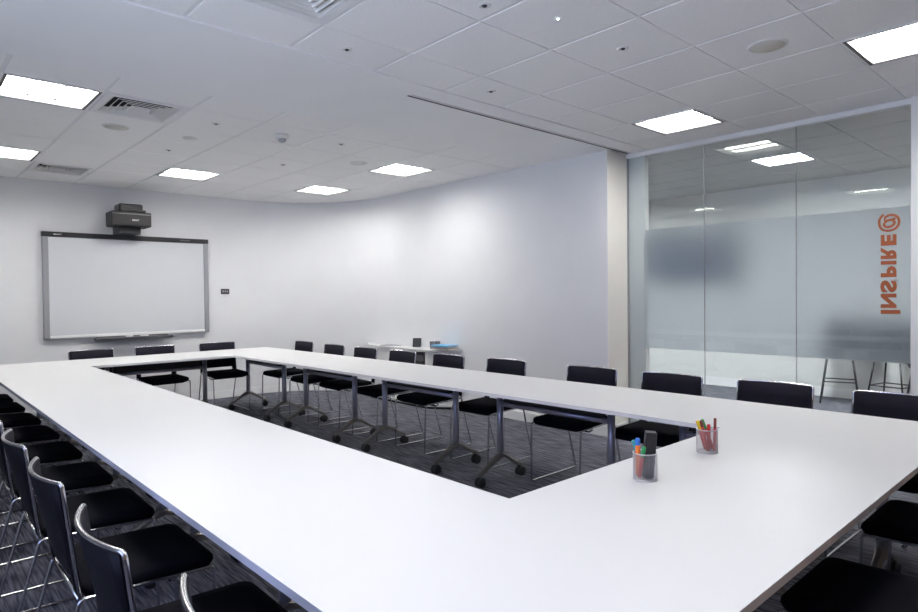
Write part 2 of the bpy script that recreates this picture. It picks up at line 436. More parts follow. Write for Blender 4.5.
def disc(name, label, cat, x, y, z, r, m, group=None, rim=True):
    t = thing(name, label, cat, (x, y, z), 0, group)
    bm = B(); lathe(bm, [(0, 0.006), (r, 0.006), (r, -0.002), (r*0.93, -0.007), (r*0.88, -0.007), (r*0.86, -0.003), (0, -0.003)], 32, cap=False)
    link('trim_ring', bm, M['detector'], t)
    bm = B(); lathe(bm, [(0, -0.003), (r*0.86, -0.003), (r*0.85, -0.0065), (0, -0.009)], 32, cap=False)
    link('grille', bm, m, t)
disc('ceiling_speaker', 'large round grille speaker in the near ceiling at upper right', 'speaker', 3.66, 1.41, ZC, 0.105, M['speaker'], 'round ceiling speakers')
disc('ceiling_speaker', 'round grille speaker in the far ceiling, in front of the left vent', 'speaker', 1.378, 5.54, ZC, 0.10, M['speaker'], 'round ceiling speakers')
disc('ceiling_rose', 'faint white round cover in the far ceiling between two small sprinklers', 'ceiling cover', 1.95, 5.53, ZC, 0.06, M['detector'], 'white round ceiling covers')
disc('ceiling_rose', 'faint white round cover beside the far light near the right wall', 'ceiling cover', 3.62, 5.46, ZC, 0.09, M['detector'], 'white round ceiling covers')

t = thing('smoke_detector', 'white dome smoke detector with dark underside on the far ceiling', 'smoke detector', (2.504, 4.93, ZC))
bm = B(); lathe(bm, [(0, 0.005), (0.055, 0.005), (0.055, -0.02), (0.05, -0.03), (0.03, -0.034), (0, -0.034)], 28, cap=False); link('base', bm, M['detector'], t)
bm = B(); lathe(bm, [(0.032, -0.034), (0.032, -0.05), (0.02, -0.06), (0, -0.062)], 20, cap=False); link('sensor', bm, M['greycard'], t)

def sprinkler(x, y, label, s=1.0):
    t = thing('ceiling_sprinkler', label, 'sprinkler', (x, y, ZC), 0, 'small ceiling sprinklers')
    bm = B(); lathe(bm, [(0, 0.01), (0.032*s, 0.01), (0.032*s, -0.002), (0.024*s, -0.006), (0.018*s, -0.006), (0.018*s, -0.001), (0, -0.001)], 20, cap=False); link('escutcheon', bm, M['detector'], t)
    bm = B(); lathe(bm, [(0, -0.001), (0.013*s, -0.001), (0.010*s, -0.009), (0, -0.011)], 14, cap=False); link('head', bm, M['stool_metal'], t)
SPR = [(1.945, 4.94, 'small sprinkler in the far ceiling beside the larger left vent'), (1.959, 6.10, 'small sprinkler in the far ceiling in front of the projector light'),
       (3.062, 6.02, 'small sprinkler in the middle of the far ceiling, left of two lights'), (3.053, 4.88, 'small sprinkler in the far ceiling just beyond the plaster band'),
       (3.076, 1.965, 'small dark sprinkler in the near ceiling, left of the big round speaker'), (3.039, 2.968, 'small dark sprinkler in the near ceiling right beside the slot diffuser'),
       (1.917, 2.99, 'small dark sprinkler in the near ceiling just right of the cut-off vent'), (2.124, 2.11, 'small faint sprinkler at the top edge of the photo')]
for x, y, s in SPR: sprinkler(x, y, s)
t = thing('ceiling_indicator', 'tiny bright green white indicator light in the near ceiling', 'indicator light', (2.498, 1.967, ZC))
bm = B(); lathe(bm, [(0, 0.01), (0.018, 0.01), (0.018, -0.003), (0.008, -0.004), (0, -0.004)], 16, cap=False); link('ring', bm, M['detector'], t)
bm = B(); lathe(bm, [(0, -0.003), (0.0075, -0.004), (0.005, -0.009), (0, -0.010)], 12, cap=False); link('lens', bm, M['led'], t)

# ------------------------------------------------------------------ hall ceiling with its visible light and unseen lights added to brighten it
hopen = []
HXS = [XG+0.05, 6.03, 6.59, 7.15, 7.71, 8.27, 8.83, XH]
HYS = [YF] + [2.42 - 0.56*k for k in range(7, 0, -1)] + [2.42] + [2.98 + 0.56*k for k in range(0, 8)]
HOPEN = [(7.15, 7.71, 2.42, 2.98), (7.15, 7.71, -0.38, 0.18), (7.15, 7.71, 5.22, 5.78)]
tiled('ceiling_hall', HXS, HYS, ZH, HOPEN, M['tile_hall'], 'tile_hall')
for hl, s in zip(HOPEN, ('bright square ceiling light in the hall behind the glass wall', 'added hall ceiling light, out of sight behind the white jamb', 'added ceiling light at the far end of the hall, out of sight')):
    make_light(s, *hl, ZH, M['hall_lamp'], 'hall ceiling lights')

# ------------------------------------------------------------------ glass partition: three panes with frosted film
PANES = [(1.104, 1.879), (1.879, 2.651), (2.651, 3.432)]
FZ0, FZ1 = 0.847, 1.992
panes = []
for i, (a, b) in enumerate(PANES):
    bm = B(); box(bm, XG-0.006, XG+0.006, a+0.0025, b-0.0025, 0.02, ZC-0.04)
    p = struct('window_%d' % (i+1), bm, M['glass']); panes.append(p)
    bm = B(); box(bm, XG+0.0068, XG+0.0085, a+0.003, min(b, 3.26)-0.003, FZ0, FZ1)
    o = link('frosted_film', bm, M['film'], p); o['label'] = 'band of translucent frosted film'
    if i < 2:
        bm = B(); box(bm, XG-0.0055, XG+0.0055, b-0.0022, b+0.0022, 0.02, ZC-0.04)
        struct('trim_%d' % (i+1), bm, M['greycard'])
bm = B(); box(bm, XG-0.02, XG-0.0065, 1.10, YR, ZC-0.045, ZC-0.006); struct('trim_3', bm, M['skirt'])
bm = B(); box(bm, XG-0.018, XG+0.018, 1.10, YR-0.015, 0, 0.02); struct('trim_4', bm, M['steel'])
bm = B(); box(bm, XG-0.012, XG+0.012, 3.432, YR, 0.02, ZC-0.045); struct('trim_5', bm, M['greycard'])

# lettering: reads from the hall side, so mirrored from inside; each glyph is fitted to its own slot
def glyph_polys(ch):
    cu = bpy.data.curves.new('glyph', 'FONT'); cu.body = ch; cu.size = 1.0; cu.offset = 0.05 if ch != '@' else 0.02
    ob = bpy.data.objects.new('glyph', cu); COL.objects.link(ob)
    dg = bpy.context.evaluated_depsgraph_get(); dg.update()
    me = bpy.data.meshes.new_from_object(ob.evaluated_get(dg))
    vs = [v.co.copy() for v in me.vertices]; fs = [list(p.vertices) for p in me.polygons]
    bpy.data.objects.remove(ob); bpy.data.curves.remove(cu); bpy.data.meshes.remove(me)
    return vs, fs
def glyph(bm, ch, a0, a1, h0, h1, place, thick_dir, th):
    vs, fs = glyph_polys(ch)
    x0 = min(v.x for v in vs); x1 = max(v.x for v in vs); y0 = min(v.y for v in vs); y1 = max(v.y for v in vs)
    fr = [bm.verts.new(place(a0+(v.x-x0)/(x1-x0)*(a1-a0), h0+(v.y-y0)/(y1-y0)*(h1-h0))) for v in vs]
    for f in fs:
        try: bm.faces.new([fr[i] for i in f])
        except ValueError: pass
    r = bmesh.ops.extrude_face_region(bm, geom=[f for f in bm.faces if all(v in set(fr) for v in f.verts)])
    for g in r['geom']:
        if isinstance(g, bmesh.types.BMVert): g.co += Vector(thick_dir)*th
def ztext(py): return 1.20 + (315.3 - (205 + py/5.1))*0.00743
bm = B()
for ch, p0, p1, h0, h1 in (('I', 557, 537, 0.0, 0.122), ('N', 527, 455, 0.0, 0.098), ('S', 447, 387, -0.002, 0.100), ('P', 371, 316, 0.0, 0.098),
                           ('I', 307, 289, 0.0, 0.098), ('R', 279, 219, 0.0, 0.098), ('E', 211, 155, 0.0, 0.098), ('@', 142, 48, -0.018, 0.122)):
    glyph(bm, ch, ztext(p0), ztext(p1), h0, h1, lambda a, h: Vector((XG-0.0064, 1.293-h, a)), (-1, 0, 0), 0.0008)
o = link('lettering', bm, M['orange'], panes[0]); o['label'] = 'orange mirrored upright lettering INSPIRE@'

# ------------------------------------------------------------------ tables
TX0, TX1, IX0, IX1 = 0.65, 3.755, 1.449, 2.945
TY0, TY1, IY0, IY1 = 0.545, 7.75, 1.352, 6.87
TZ, TT = 0.73, 0.022
def skew(y): return -0.0165*max(0.0, y-1.986)
def make_table(label, x0, x1, y0, y1, along, inset=0.24, group='white folding tables', off=-0.02):
    """one wheeled folding table; 'along' = axis of its long side"""
    w, d = x1-x0, y1-y0
    t = thing('folding_table', label, 'table', ((x0+x1)/2, (y0+y1)/2, 0), 0, group)
    g = 0.0
    cx_, cy_ = (x0+x1)/2, (y0+y1)/2
    bm = B(); box(bm, -w/2+g, w/2-g, -d/2+g, d/2-g, TZ-TT, TZ)
    for v in bm.verts:
        if v.co.x + cx_ > IX1 - 0.001: v.co.x += skew(v.co.y + cy_)
    for f in bm.faces:
        if abs(f.normal.z) < 0.5: f.material_index = 1
    bm.normal_update()
    for f in bm.faces: f.material_index = 1 if abs(f.normal.z) < 0.5 else 0
    link('tabletop', bm, [M['laminate'], M['edge']], t)
    L = (d if along == 'y' else w)/2 - inset
    R_ = Matrix.Identity(4) if along == 'y' else Matrix.Rotation(-PI/2, 4, 'Z')
    if x0 > IX1 - 0.01: off += 0.3*skew((y0+y1)/2)
    def P(x, y, z): return R_ @ Vector((x, y, z))
    bm = B(); cyl_between(bm, P(off, -L+0.02, 0.578), P(off, L-0.02, 0.578), 0.018, 14)
    link('crossbeam', bm, M['steel'], t)
    bm = B(); box(bm, off-0.02, off+0.03, -L+0.06, L-0.06, 0.594, TZ-TT-0.0005, 0, R_)
    box(bm, off-0.05, off-0.0205, -0.12, 0.02, 0.63, TZ-TT-0.0005, 0, R_); box(bm, off-0.05, off-0.0205, L-0.30, L-0.20, 0.64, TZ-TT-0.0005, 0, R_)
    link('folding_rail', bm, M['black'], t)
    for s in (-1, 1):
        bm = B(); cyl_between(bm, P(off, s*L, 0.19), P(off, s*L, 0.66), 0.0245, 18)
        leg = link('leg', bm, M['steel'], t)
        bm = B()
        bevbox(bm, off-0.04, off+0.04, s*L-0.04, s*L+0.04, 0.655, TZ-TT-0.0005, 0.008, 2, 0, R_)
        link('leg_bracket', bm, M['black'], leg)
        bm = B()
        for q in (-1, 1):   # tapering arms falling from the pole to the wheels
            x_in, x_out = off, off+q*0.215
            a = [(x_in, 0.028, 0.180, 0.222), (off+q*0.05, 0.021, 0.162, 0.198), (x_out-q*0.04, 0.015, 0.094, 0.124), (x_out+q*0.012, 0.012, 0.070, 0.098)]
            prev = None
            for (x, hw, z0, z1) in a:
                ring = [bm.verts.new(P(x, s*L+yy, zz)) for yy, zz in ((-hw, z0), (hw, z0), (hw, z0+(z1-z0)*0.6), (hw*0.5, z1), (-hw*0.5, z1), (-hw, z0+(z1-z0)*0.6))]
                if prev:
                    for k in range(6):
                        f = bm.faces.new((prev[k], prev[(k+1) % 6], ring[(k+1) % 6], ring[k]))
                prev = ring
            bm.faces.new(prev)
        link('foot', bm, M['foot'], leg)
        for q in (-1, 1):
            bm = B(); cx = off+q*0.215
            for yy in (-0.017, 0.017):
                m4 = R_ @ Matrix.Translation((cx, s*L+yy, 0.036)) @ Matrix.Rotation(PI/2, 4, 'X')
                lathe(bm, [(0, -0.011), (0.026, -0.011), (0.033, -0.009), (0.036, -0.004), (0.036, 0.004), (0.033, 0.009), (0.026, 0.011), (0, 0.011)], 20, mtx=m4, cap=False)
            box(bm, cx-0.012, cx+0.012, s*L-0.006, s*L+0.006, 0.03, 0.078, 0, R_)
            link('caster', bm, M['rubber'], leg)
    return t
step = (TY1-TY0)/5
names = ['nearest the camera', 'second from the camera', 'in the middle', 'second from the whiteboard end', 'at the whiteboard end']
for k in range(5):
    y0 = TY0+k*step
    make_table('white folding table of the left row, %s' % names[k], TX0, IX0, y0, y0+step, 'y', group='tables of the left row', off=0.066)
    make_table('white folding table of the right row, %s' % names[k], IX1, TX1, y0, y0+step, 'y', group='tables of the right row')
make_table('white folding table closing the near end, with the wire pen cups on it', IX0, IX1, TY0, IY0, 'x', off=-0.14)
make_table('white folding table closing the far end below the whiteboard', IX0, IX1, IY1, TY1, 'x')

# ------------------------------------------------------------------ chairs
def back_y(x, t): return -0.183*(1-t) + (-0.272 + 0.046*(x/0.22)**2)*t
def make_chair():
    t = thing('sled_chair', 'black chair', 'chair')
    # seat: rounded pad, waterfall front, shallow bowl below
    def outline(hw, y0, y1, r, n=5):
        pts = []
        for (cx, cy, a0) in ((hw-r, y1-r, 0), (-hw+r, y1-r, 90), (-hw+r, y0+r, 180), (hw-r, y0+r, 270)):
            for k in range(n+1):
                a = math.radians(a0+90*k/n); pts.append((cx+r*math.cos(a), cy+r*math.sin(a)))
        return pts
    base = outline(0.214, -0.165, 0.248, 0.034)
    def drop(y): return -0.014*max(0.0, (y-0.11)/0.135)**2
    bm = B(); rings = []
    for s, z in ((0.55, 0.414), (0.82, 0.424), (0.96, 0.442), (1.0, 0.462), (0.99, 0.476), (0.955, 0.483), (0.75, 0.485), (0.4, 0.481)):
        rings.append([bm.verts.new((x*s, 0.04+(y-0.04)*s, z+drop(0.04+(y-0.04)*s))) for x, y in base])
    n = len(base)
    for A, Bq in zip(rings, rings[1:]):
        for k in range(n):
            f = bm.faces.new((A[k], A[(k+1) % n], Bq[(k+1) % n], Bq[k])); f.smooth = True
    f = bm.faces.new(rings[0][::-1]); f = bm.faces.new(rings[-1]); f.smooth = True
    link('seat', bm, M['seat_fabric'], t)
    # backrest: curved panel with a notch at the bottom
    xs = [-0.214, -0.172, -0.13, -0.087, -0.043, 0, 0.043, 0.087, 0.13, 0.172, 0.214]
    zs = [0.465, 0.515, 0.58, 0.66, 0.74, 0.814]
    def by(x, z): return back_y(x, (z-0.455)/0.363)
    bm = B()
    V = [[bm.verts.new((x, by(x, z), z)) for x in xs] for z in zs]
    V2 = [[bm.verts.new((x, by(x, z)+0.016, z)) for x in xs] for z in zs]
    cells = {(j, i) for j in range(len(zs)-1) for i in range(len(xs)-1) if not (j == 0 and 1 <= i <= len(xs)-3)}
    for (j, i) in cells:
        f = bm.faces.new((V[j][i+1], V[j][i], V[j+1][i], V[j+1][i+1])); f.smooth = True; f.material_index = 1
        f = bm.faces.new((V2[j][i], V2[j][i+1], V2[j+1][i+1], V2[j+1][i])); f.smooth = True; f.material_index = 0
        for (dj, di, a, b) in ((-1, 0, (j, i), (j, i+1)), (1, 0, (j+1, i+1), (j+1, i)), (0, -1, (j+1, i), (j, i)), (0, 1, (j, i+1), (j+1, i+1))):
            if (j+dj, i+di) not in cells:
                f = bm.faces.new((V[a[0]][a[1]], V[b[0]][b[1]], V2[b[0]][b[1]], V2[a[0]][a[1]])); f.material_index = 1
    for v in [v for v in bm.verts if not v.link_faces]: bm.verts.remove(v)
    link('backrest', bm, [M['fabric'], M['shell']], t)
    # chrome rim round the back
    side = 0.219
    top = [(x, by(x, 0.818)+0.008, 0.818) for x in [-side+2*side*k/14 for k in range(15)]]
    path = [(-side, by(-side, 0.455)+0.008, 0.455)] + top + [(side, by(side, 0.455)+0.008, 0.455)]
    pth = [Vector(p) for p in path]
    for idx in (1, 15):
        pass
    corner_l = fillet([path[0], path[1], path[2]], 0.02, 4); corner_r = fillet([path[-3], path[-2], path[-1]], 0.02, 4)
    full = corner_l[:-1] + [Vector(p) for p in path[2:-2]] + corner_r[1:]
    bm = B(); tube(bm, full, 0.0066, 8); link('back_frame', bm, M['chrome'], t)
    for s in (-1, 1):
        loop = [(s*0.219, -0.176, 0.448), (s*0.219, 0.236, 0.432), (s*0.212, 0.250, 0.0075), (s*0.212, -0.300, 0.0075)]
        bm = B(); tube(bm, fillet(loop, 0.018, 4, True), 0.0066, 8, True); link('sled_leg', bm, M['chrome'], t)
    bm = B()
    tube(bm, [(-0.219, -0.178, 0.450), (0.219, -0.178, 0.450)], 0.0068, 8)
    link('cross_tube', bm, M['chrome'], t); bm = B()
    tube(bm, [(-0.222, 0.10, 0.424), (-0.19, 0.10, 0.405), (0.19, 0.10, 0.405), (0.222, 0.10, 0.424)], 0.0068, 8)
    link('cross_tube', bm, M['chrome'], t)
    return t
chair0 = make_chair()
used = [False]
def place(x, y, rz, label, group):
    if not used[0]:
        used[0] = True
        chair0.location = (x, y, 0); chair0.rotation_euler = (0, 0, rz); chair0['label'] = label; chair0['group'] = group
    else: dup(chair0, (x, y, 0), rz, label, group)
ORD = ['nearest', 'second', 'third', 'fourth', 'fifth', 'sixth', 'seventh', 'eighth', 'ninth', 'tenth']
LEFT = [(0.65, 1.09), (0.60, 1.73), (0.60, 2.43), (0.60, 3.09), (0.60, 3.76), (0.60, 4.45), (0.60, 5.15), (0.60, 5.83), (0.60, 6.57), (0.60, 7.22)]
for k, (x, y) in enumerate(LEFT):
    s = 'black chrome rimmed chair along the left table row, ' + ('nearest the camera, at the photo bottom' if k == 0 else '%s from the camera' % ORD[k])
    if k == 9: s = 'black chair along the left table row, farthest from the camera'
    place(x, y, -PI/2 + random.uniform(-0.03, 0.03), s, 'chairs along the left table row')
RIGHT = [(3.63, 7.07), (3.60, 6.31), (3.60, 5.67), (3.62, 5.04), (3.65, 4.37), (3.71, 3.68), (3.73, 2.81), (3.76, 2.17), (3.80, 1.51), (3.78, 0.865)]
RL = ['black chair on the right side of the tables, nearest the whiteboard wall', 'black chair on the right side, second from the whiteboard wall', 'black chair on the right side, just left of the white side cabinet',
      'black chair on the right side, in front of the thin papers on the cabinet', 'black chair on the right side, in front of the blue folder on the cabinet', 'black chair on the right side, just right of the white cabinet by plain wall',
      'black chair on the right side, in front of the wall edge beside the glass', 'black chair on the right side, in front of the leftmost glass pane', 'black chair on the right side, in front of the middle glass pane',
      'black chair at the near right table corner, below the orange lettering']
for (x, y), s in zip(RIGHT, RL): place(x, y, PI/2 + random.uniform(-0.03, 0.03), s, 'chairs along the right table row')
for x, y, a, s in ((1.66, 7.60, 0.03, 'black chair under the whiteboard, leftmost of the three at the far end'), (2.32, 7.59, 0.05, 'black chair under the whiteboard pen tray, middle of the three at the far end'),
                (3.03, 7.575, -0.02, 'black chair right of the whiteboard, rightmost of the three at the far end')):
    place(x, y, PI+a, s, 'chairs at the far end')
for x, y, a, s in ((2.155, 0.478, 0.0, 'black chair at the near table edge, largest seat at lower right'), (3.00, 0.488, 0.0, 'black chair at the near table edge, middle seat at lower right'),
                (3.62, 0.28, 0.0, 'black chair at the near table edge, small seat corner at right photo edge')):
    place(x, y, a, s, 'chairs at the near table edge')

# ------------------------------------------------------------------ whiteboard, projector, switch
BX0, BX1, BZ0, BZ1, BYF = 1.322, 3.205, 0.926, 2.168, 8.482
t = thing('interactive_whiteboard', 'large interactive whiteboard with grey sides and dark top bar on far wall', 'whiteboard', (BX0, BYF, BZ0))
W, H = BX1-BX0, BZ1-BZ0
bm = B(); box(bm, 0.057, W-0.057, 0.012, 0.03, 0.03, H-0.06); link('writing_surface', bm, M['board'], t)
bm = B()
bevbox(bm, 0, 0.060, 0, 0.0675, 0, H-0.055, 0.008); link('side_frame', bm, M['board_frame'], t)
bm = B(); bevbox(bm, W-0.060, W, 0, 0.0675, 0, H-0.055, 0.008); link('side_frame', bm, M['board_frame'], t)
bm = B(); bevbox(bm, 0.04, W-0.04, 0.004, 0.0675, 0, 0.034, 0.006); link('bottom_rail', bm, M['white_metal'], t)
bm = B(); bevbox(bm, -0.004, W+0.004, -0.004, 0.0675, H-0.058, H, 0.008)
tb = link('top_bar', bm, M['board_top'], t)
bm = B(); x = 0.11
for ch in 'SMART':
    glyph(bm, ch, x, x+0.013, H-0.036, H-0.022, lambda a, h: Vector((a, -0.0045, h)), (0, -1, 0), 0.0006); x += 0.017
link('logo', bm, M['print'], tb)
bm = B()
for k in range(5): box(bm, W-0.36+k*0.025, W-0.345+k*0.025, -0.006, -0.004, H-0.033, H-0.025)
link('indicator', bm, M['projector_light'], tb)
bm = B(); bevbox(bm, 0.50, 1.39, -0.085, 0.004, -0.040, -0.012, 0.006); box(bm, 0.54, 1.35, 0.004, 0.066, -0.035, 0.0)
tr = link('pen_tray', bm, M['tray'], t)
bm = B()
for (a, b) in ((0.84, 0.92), (1.00, 1.10)): cyl_between(bm, (a, -0.05, -0.006), (b, -0.05, -0.006), 0.007, 10)
link('stylus', bm, M['print'], tr)

t = thing('projector', 'black short throw projector mounted above the interactive whiteboard', 'projector', (2.165, 8.55, 2.17))
bm = B(); bevbox(bm, -0.205, 0.235, -0.40, -0.13, 0.08, 0.255, 0.015, 3); body = link('housing', bm, M['projector'], t)
bm = B(); box(bm, -0.195, 0.225, -0.403, -0.399, 0.222, 0.228); link('trim_line', bm, M['projector_light'], body)
bm = B(); x = 0.02
for ch in 'SMART':
    glyph(bm, ch, x, x+0.012, 0.145, 0.165, lambda a, h: Vector((a, -0.4005, h)), (0, -1, 0), 0.0008); x += 0.0155
link('logo', bm, M['print'], body)
bm = B(); bevbox(bm, -0.11, 0.155, -0.36, -0.12, 0.256, 0.355, 0.02, 2); bevbox(bm, -0.09, 0.18, -0.38, -0.20, 0.256, 0.285, 0.008, 2)
link('mirror_hood', bm, M['black'], t)
bm = B(); bevbox(bm, -0.10, 0.14, -0.13, -0.003, -0.0, 0.30, 0.008); bevbox(bm, -0.10, 0.14, -0.30, -0.13, 0.0, 0.0795, 0.008)
link('wall_mount', bm, M['black'], t)

t = thing('wall_control', 'small dark control plate on the wall right of the whiteboard', 'wall switch', (3.45, 8.55, 1.468))
bm = B(); bevbox(bm, -0.058, 0.058, -0.014, -0.001, -0.036, 0.036, 0.004); link('plate', bm, M['board_top'], t)
bm = B(); 
for k in range(3): box(bm, -0.04+k*0.03, -0.022+k*0.03, -0.016, -0.014, -0.012, 0.014)
link('button', bm, M['board_frame'], t)
bm = B(); bevbox(bm, -0.012, 0.012, -0.012, -0.001, -0.066, -0.042, 0.003); link('sensor', bm, M['white_metal'], t)

# ------------------------------------------------------------------ white side cabinet by the right wall and what lies on it
CX0, CX1, CY0, CY1 = 4.82, 5.083, 5.85, 7.06
t = thing('side_cabinet', 'low white side cabinet with open front against the right wall', 'cabinet', (CX0, CY0, 0))
W, D = CX1-CX0, CY1-CY0
def prism(bm, poly, z0, z1):
    lo = [bm.verts.new((x, y, z0)) for x, y in poly]; hi = [bm.verts.new((x, y, z1)) for x, y in poly]
    n = len(poly)
    bm.faces.new(lo[::-1]); bm.faces.new(hi)
    for k in range(n): bm.faces.new((lo[k], lo[(k+1) % n], hi[(k+1) % n], hi[k]))
E0, E1 = -0.37, D+0.40
bm = B(); prism(bm, [(0, 0), (W, E0), (W, E1-0.10), (W-0.02, E1), (0, D)], 0.695, 0.72); link('top', bm, M['laminate'], t)
bm = B(); prism(bm, [(0.02, 0.02), (W-0.01, E0+0.03), (W-0.01, E0+0.065), (0.02, 0.05)], 0.055, 0.6945); link('end_panel', bm, M['laminate'], t)
bm = B(); prism(bm, [(0.02, D-0.02), (0.02, D-0.05), (W-0.03, E1-0.075), (W-0.03, E1-0.045)], 0.055, 0.6945); link('end_panel', bm, M['laminate'], t)
bm = B(); box(bm, 0.018, 0.038, 0.76, D-0.05, 0.056, 0.694); link('door', bm, M['laminate'], t)
bm = B(); box(bm, 0.042, W-0.02, 0.70, 0.72, 0.056, 0.694); link('divider_panel', bm, M['laminate'], t)
bm = B(); prism(bm, [(-0.01, -0.01), (W, E0), (W-0.001, E1-0.10), (W-0.03, E1-0.02), (-0.01, D+0.01)], 0.03, 0.055); link('plinth_shelf', bm, M['laminate'], t)
bm = B(); prism(bm, [(0.01, 0.01), (W-0.01, E0+0.03), (W-0.01, E1-0.14), (0.01, D-0.01)], 0.0, 0.03); link('plinth_base', bm, M['black'], t)
bm = B(); bevbox(bm, 0.04, W-0.03, 0.06, 0.27, 0.0555, 0.675, 0.006); 
comp = tag(link('computer_case', bm, M['black'], None, (CX0, CY0, 0)), 'dark upright unit standing inside the open white side cabinet', 'computer')
bm = B(); box(bm, 0.036, 0.0395, 0.10, 0.24, 0.57, 0.64); o = link('drive_bay', bm, M['tray'], comp)
CZ = 0.7205
t = thing('picture_frame', 'small black tilted frame standing on the white side cabinet', 'frame', (5.00, 6.26, CZ), 0.7)
Rt = Matrix.Rotation(math.radians(-18), 4, 'Y')
bm = B(); bevbox(bm, -0.006, 0.006, -0.055, 0.055, 0.002, 0.12, 0.003, 2, 0, Matrix.Translation((0, 0, 0)) @ Matrix.Rotation(math.radians(18), 4, 'Y')); link('frame_body', bm, M['black'], t)
bm = B(); box(bm, -0.0085, -0.0065, -0.042, 0.042, 0.016, 0.105, 0, Matrix.Rotation(math.radians(18), 4, 'Y')); link('display', bm, M['stool_metal'], t)
bm = B(); box(bm, 0.03, 0.055, -0.02, 0.02, 0.0, 0.06); link('stand', bm, M['black'], t)
def flat(name, label, cat, x, y, z, w, d, h, rz, m, group=None):
    bm = B(); bevbox(bm, -w/2, w/2, -d/2, d/2, 0, h, min(0.003, h*0.3)); o = link(name, bm, m, None, (x, y, z)); o.rotation_euler = (0, 0, rz)
    return tag(o, label, cat, group)
def book(name, label, x, y, z, w, d, h, rz, cover):
    t = thing(name, label, 'book', (x, y, z), rz, 'books and folders on the cabinet')
    bm = B(); box(bm, -w/2, w/2, -d/2, d/2, 0, 0.003); box(bm, -w/2, w/2, -d/2, d/2, h-0.003, h); box(bm, w/2-0.003, w/2, -d/2, d/2, 0.003, h-0.003)
    link('cover', bm, cover, t)
    bm = B(); box(bm, -w/2+0.005, w/2-0.0035, -d/2+0.004, d/2-0.004, 0.0032, h-0.0032); link('pages', bm, M['paper'], t)
book('book', 'tan covered book at the bottom of the stack on the white cabinet', 4.985, 5.70, CZ, 0.165, 0.27, 0.022, 0.14, M['tan'])
book('book', 'grey covered book in the stack under the blue folder', 4.983, 5.705, CZ+0.0225, 0.16, 0.26, 0.018, 0.10, M['greycard'])
t = thing('folder', 'bright blue folder on top of the books on white cabinet', 'folder', (4.978, 5.695, CZ+0.041), 0.12, 'books and folders on the cabinet')
bm = B(); box(bm, -0.095, 0.095, -0.14, 0.14, 0, 0.004); box(bm, -0.095, 0.095, -0.14, 0.14, 0.012, 0.016); box(bm, 0.092, 0.095, -0.14, 0.14, 0.004, 0.012); link('cover', bm, M['blue'], t)
bm = B(); box(bm, -0.09, 0.0915, -0.135, 0.135, 0.0042, 0.0118); link('sheets', bm, M['paper'], t)
for x, y, s in ((4.975, 5.92, 'clear tumbler beside the books, nearer the small black frame'), (5.045, 5.90, 'clear tumbler beside the books, nearer the wall')):
    bm = B(); lathe(bm, [(0, 0), (0.029, 0), (0.034, 0.09), (0.0315, 0.09), (0.027, 0.006), (0, 0.006)], 24, cap=False)
    tag(link('tumbler', bm, M['tumbler'], None, (x, y, CZ)), s, 'glass', 'tumblers on the cabinet')
flat('notepad', 'thin grey notepad lying at the left of the cabinet top', 'notepad', 4.93, 6.72, CZ, 0.17, 0.24, 0.010, 0.15, M['greycard'])
flat('paper_sheet', 'loose white sheet lying at the front edge of the cabinet top', 'paper', 4.92, 6.48, CZ, 0.15, 0.21, 0.0015, -0.1, M['paper'])

# ------------------------------------------------------------------ wire pen cups on the near table
def make_cup(label, x, y, R_=0.0405, Hh=0.096):
    t = thing('pen_cup', label, 'pen cup', (x, y, TZ), 0, 'wire mesh pen cups')
    bm = B(); n, mrows = 54, 26
    rows = [[bm.verts.new((R_*math.cos(2*PI*k/n), R_*math.sin(2*PI*k/n), 0.003+(Hh-0.005)*j/mrows)) for k in range(n)] for j in range(mrows+1)]
    for j in range(mrows):
        for k in range(n): bm.faces.new((rows[j][k], rows[j][(k+1) % n], rows[j+1][(k+1) % n], rows[j+1][k]))
    o = link('mesh_wall', bm, M['wire'], t)
    md = o.modifiers.new('wire', 'WIREFRAME'); md.thickness = 0.001; md.use_replace = True; md.use_even_offset = False
    bm = B(); tube(bm, [(R_*math.cos(2*PI*k/40), R_*math.sin(2*PI*k/40), Hh-0.002) for k in range(40)], 0.0022, 8, True); link('rim', bm, M['wire'], t)
    bm = B(); lathe(bm, [(0, 0), (R_+0.001, 0), (R_+0.001, 0.006), (R_-0.001, 0.006), (R_-0.001, 0.002), (0, 0.002)], 40, cap=False); link('base', bm, M['wire'], t)
    return t
C1 = (1.941, 1.162); C2 = (2.452, 1.185)
make_cup('wire mesh pen cup with dark eraser, left of two on the table', *C1)
make_cup('wire mesh pen cup full of red markers, right of two on the table', *C2)
def marker(label, cup, a0, rad0, a1, rad1, length, r, mb, mc, cat='marker', capfrac=0.32, flip=False):
    cx, cy = cup
    p0 = Vector((cx+rad0*math.cos(a0), cy+rad0*math.sin(a0), TZ+0.004+r))
    d = Vector((cx+rad1*math.cos(a1), cy+rad1*math.sin(a1), TZ+0.097)) - p0
    d.normalize()
    q = Vector((0, 0, 1)).rotation_difference(d)
    t = thing('marker_pen', label, cat, p0, 0, 'pens in the wire cups'); t.rotation_mode = 'QUATERNION'; t.rotation_quaternion = q
    lb = length*(1-capfrac)
    bm = B(); lathe(bm, [(0, 0), (r*0.8, 0), (r, 0.002), (r, lb), (0, lb)], 14, cap=False); link('barrel', bm, mb, t)
    bm = B(); lathe(bm, [(r*1.06, lb), (r*1.06, length-0.004), (r*0.85, length), (0, length)], 14, cap=False); link('cap', bm, mc, t)
D2 = math.radians
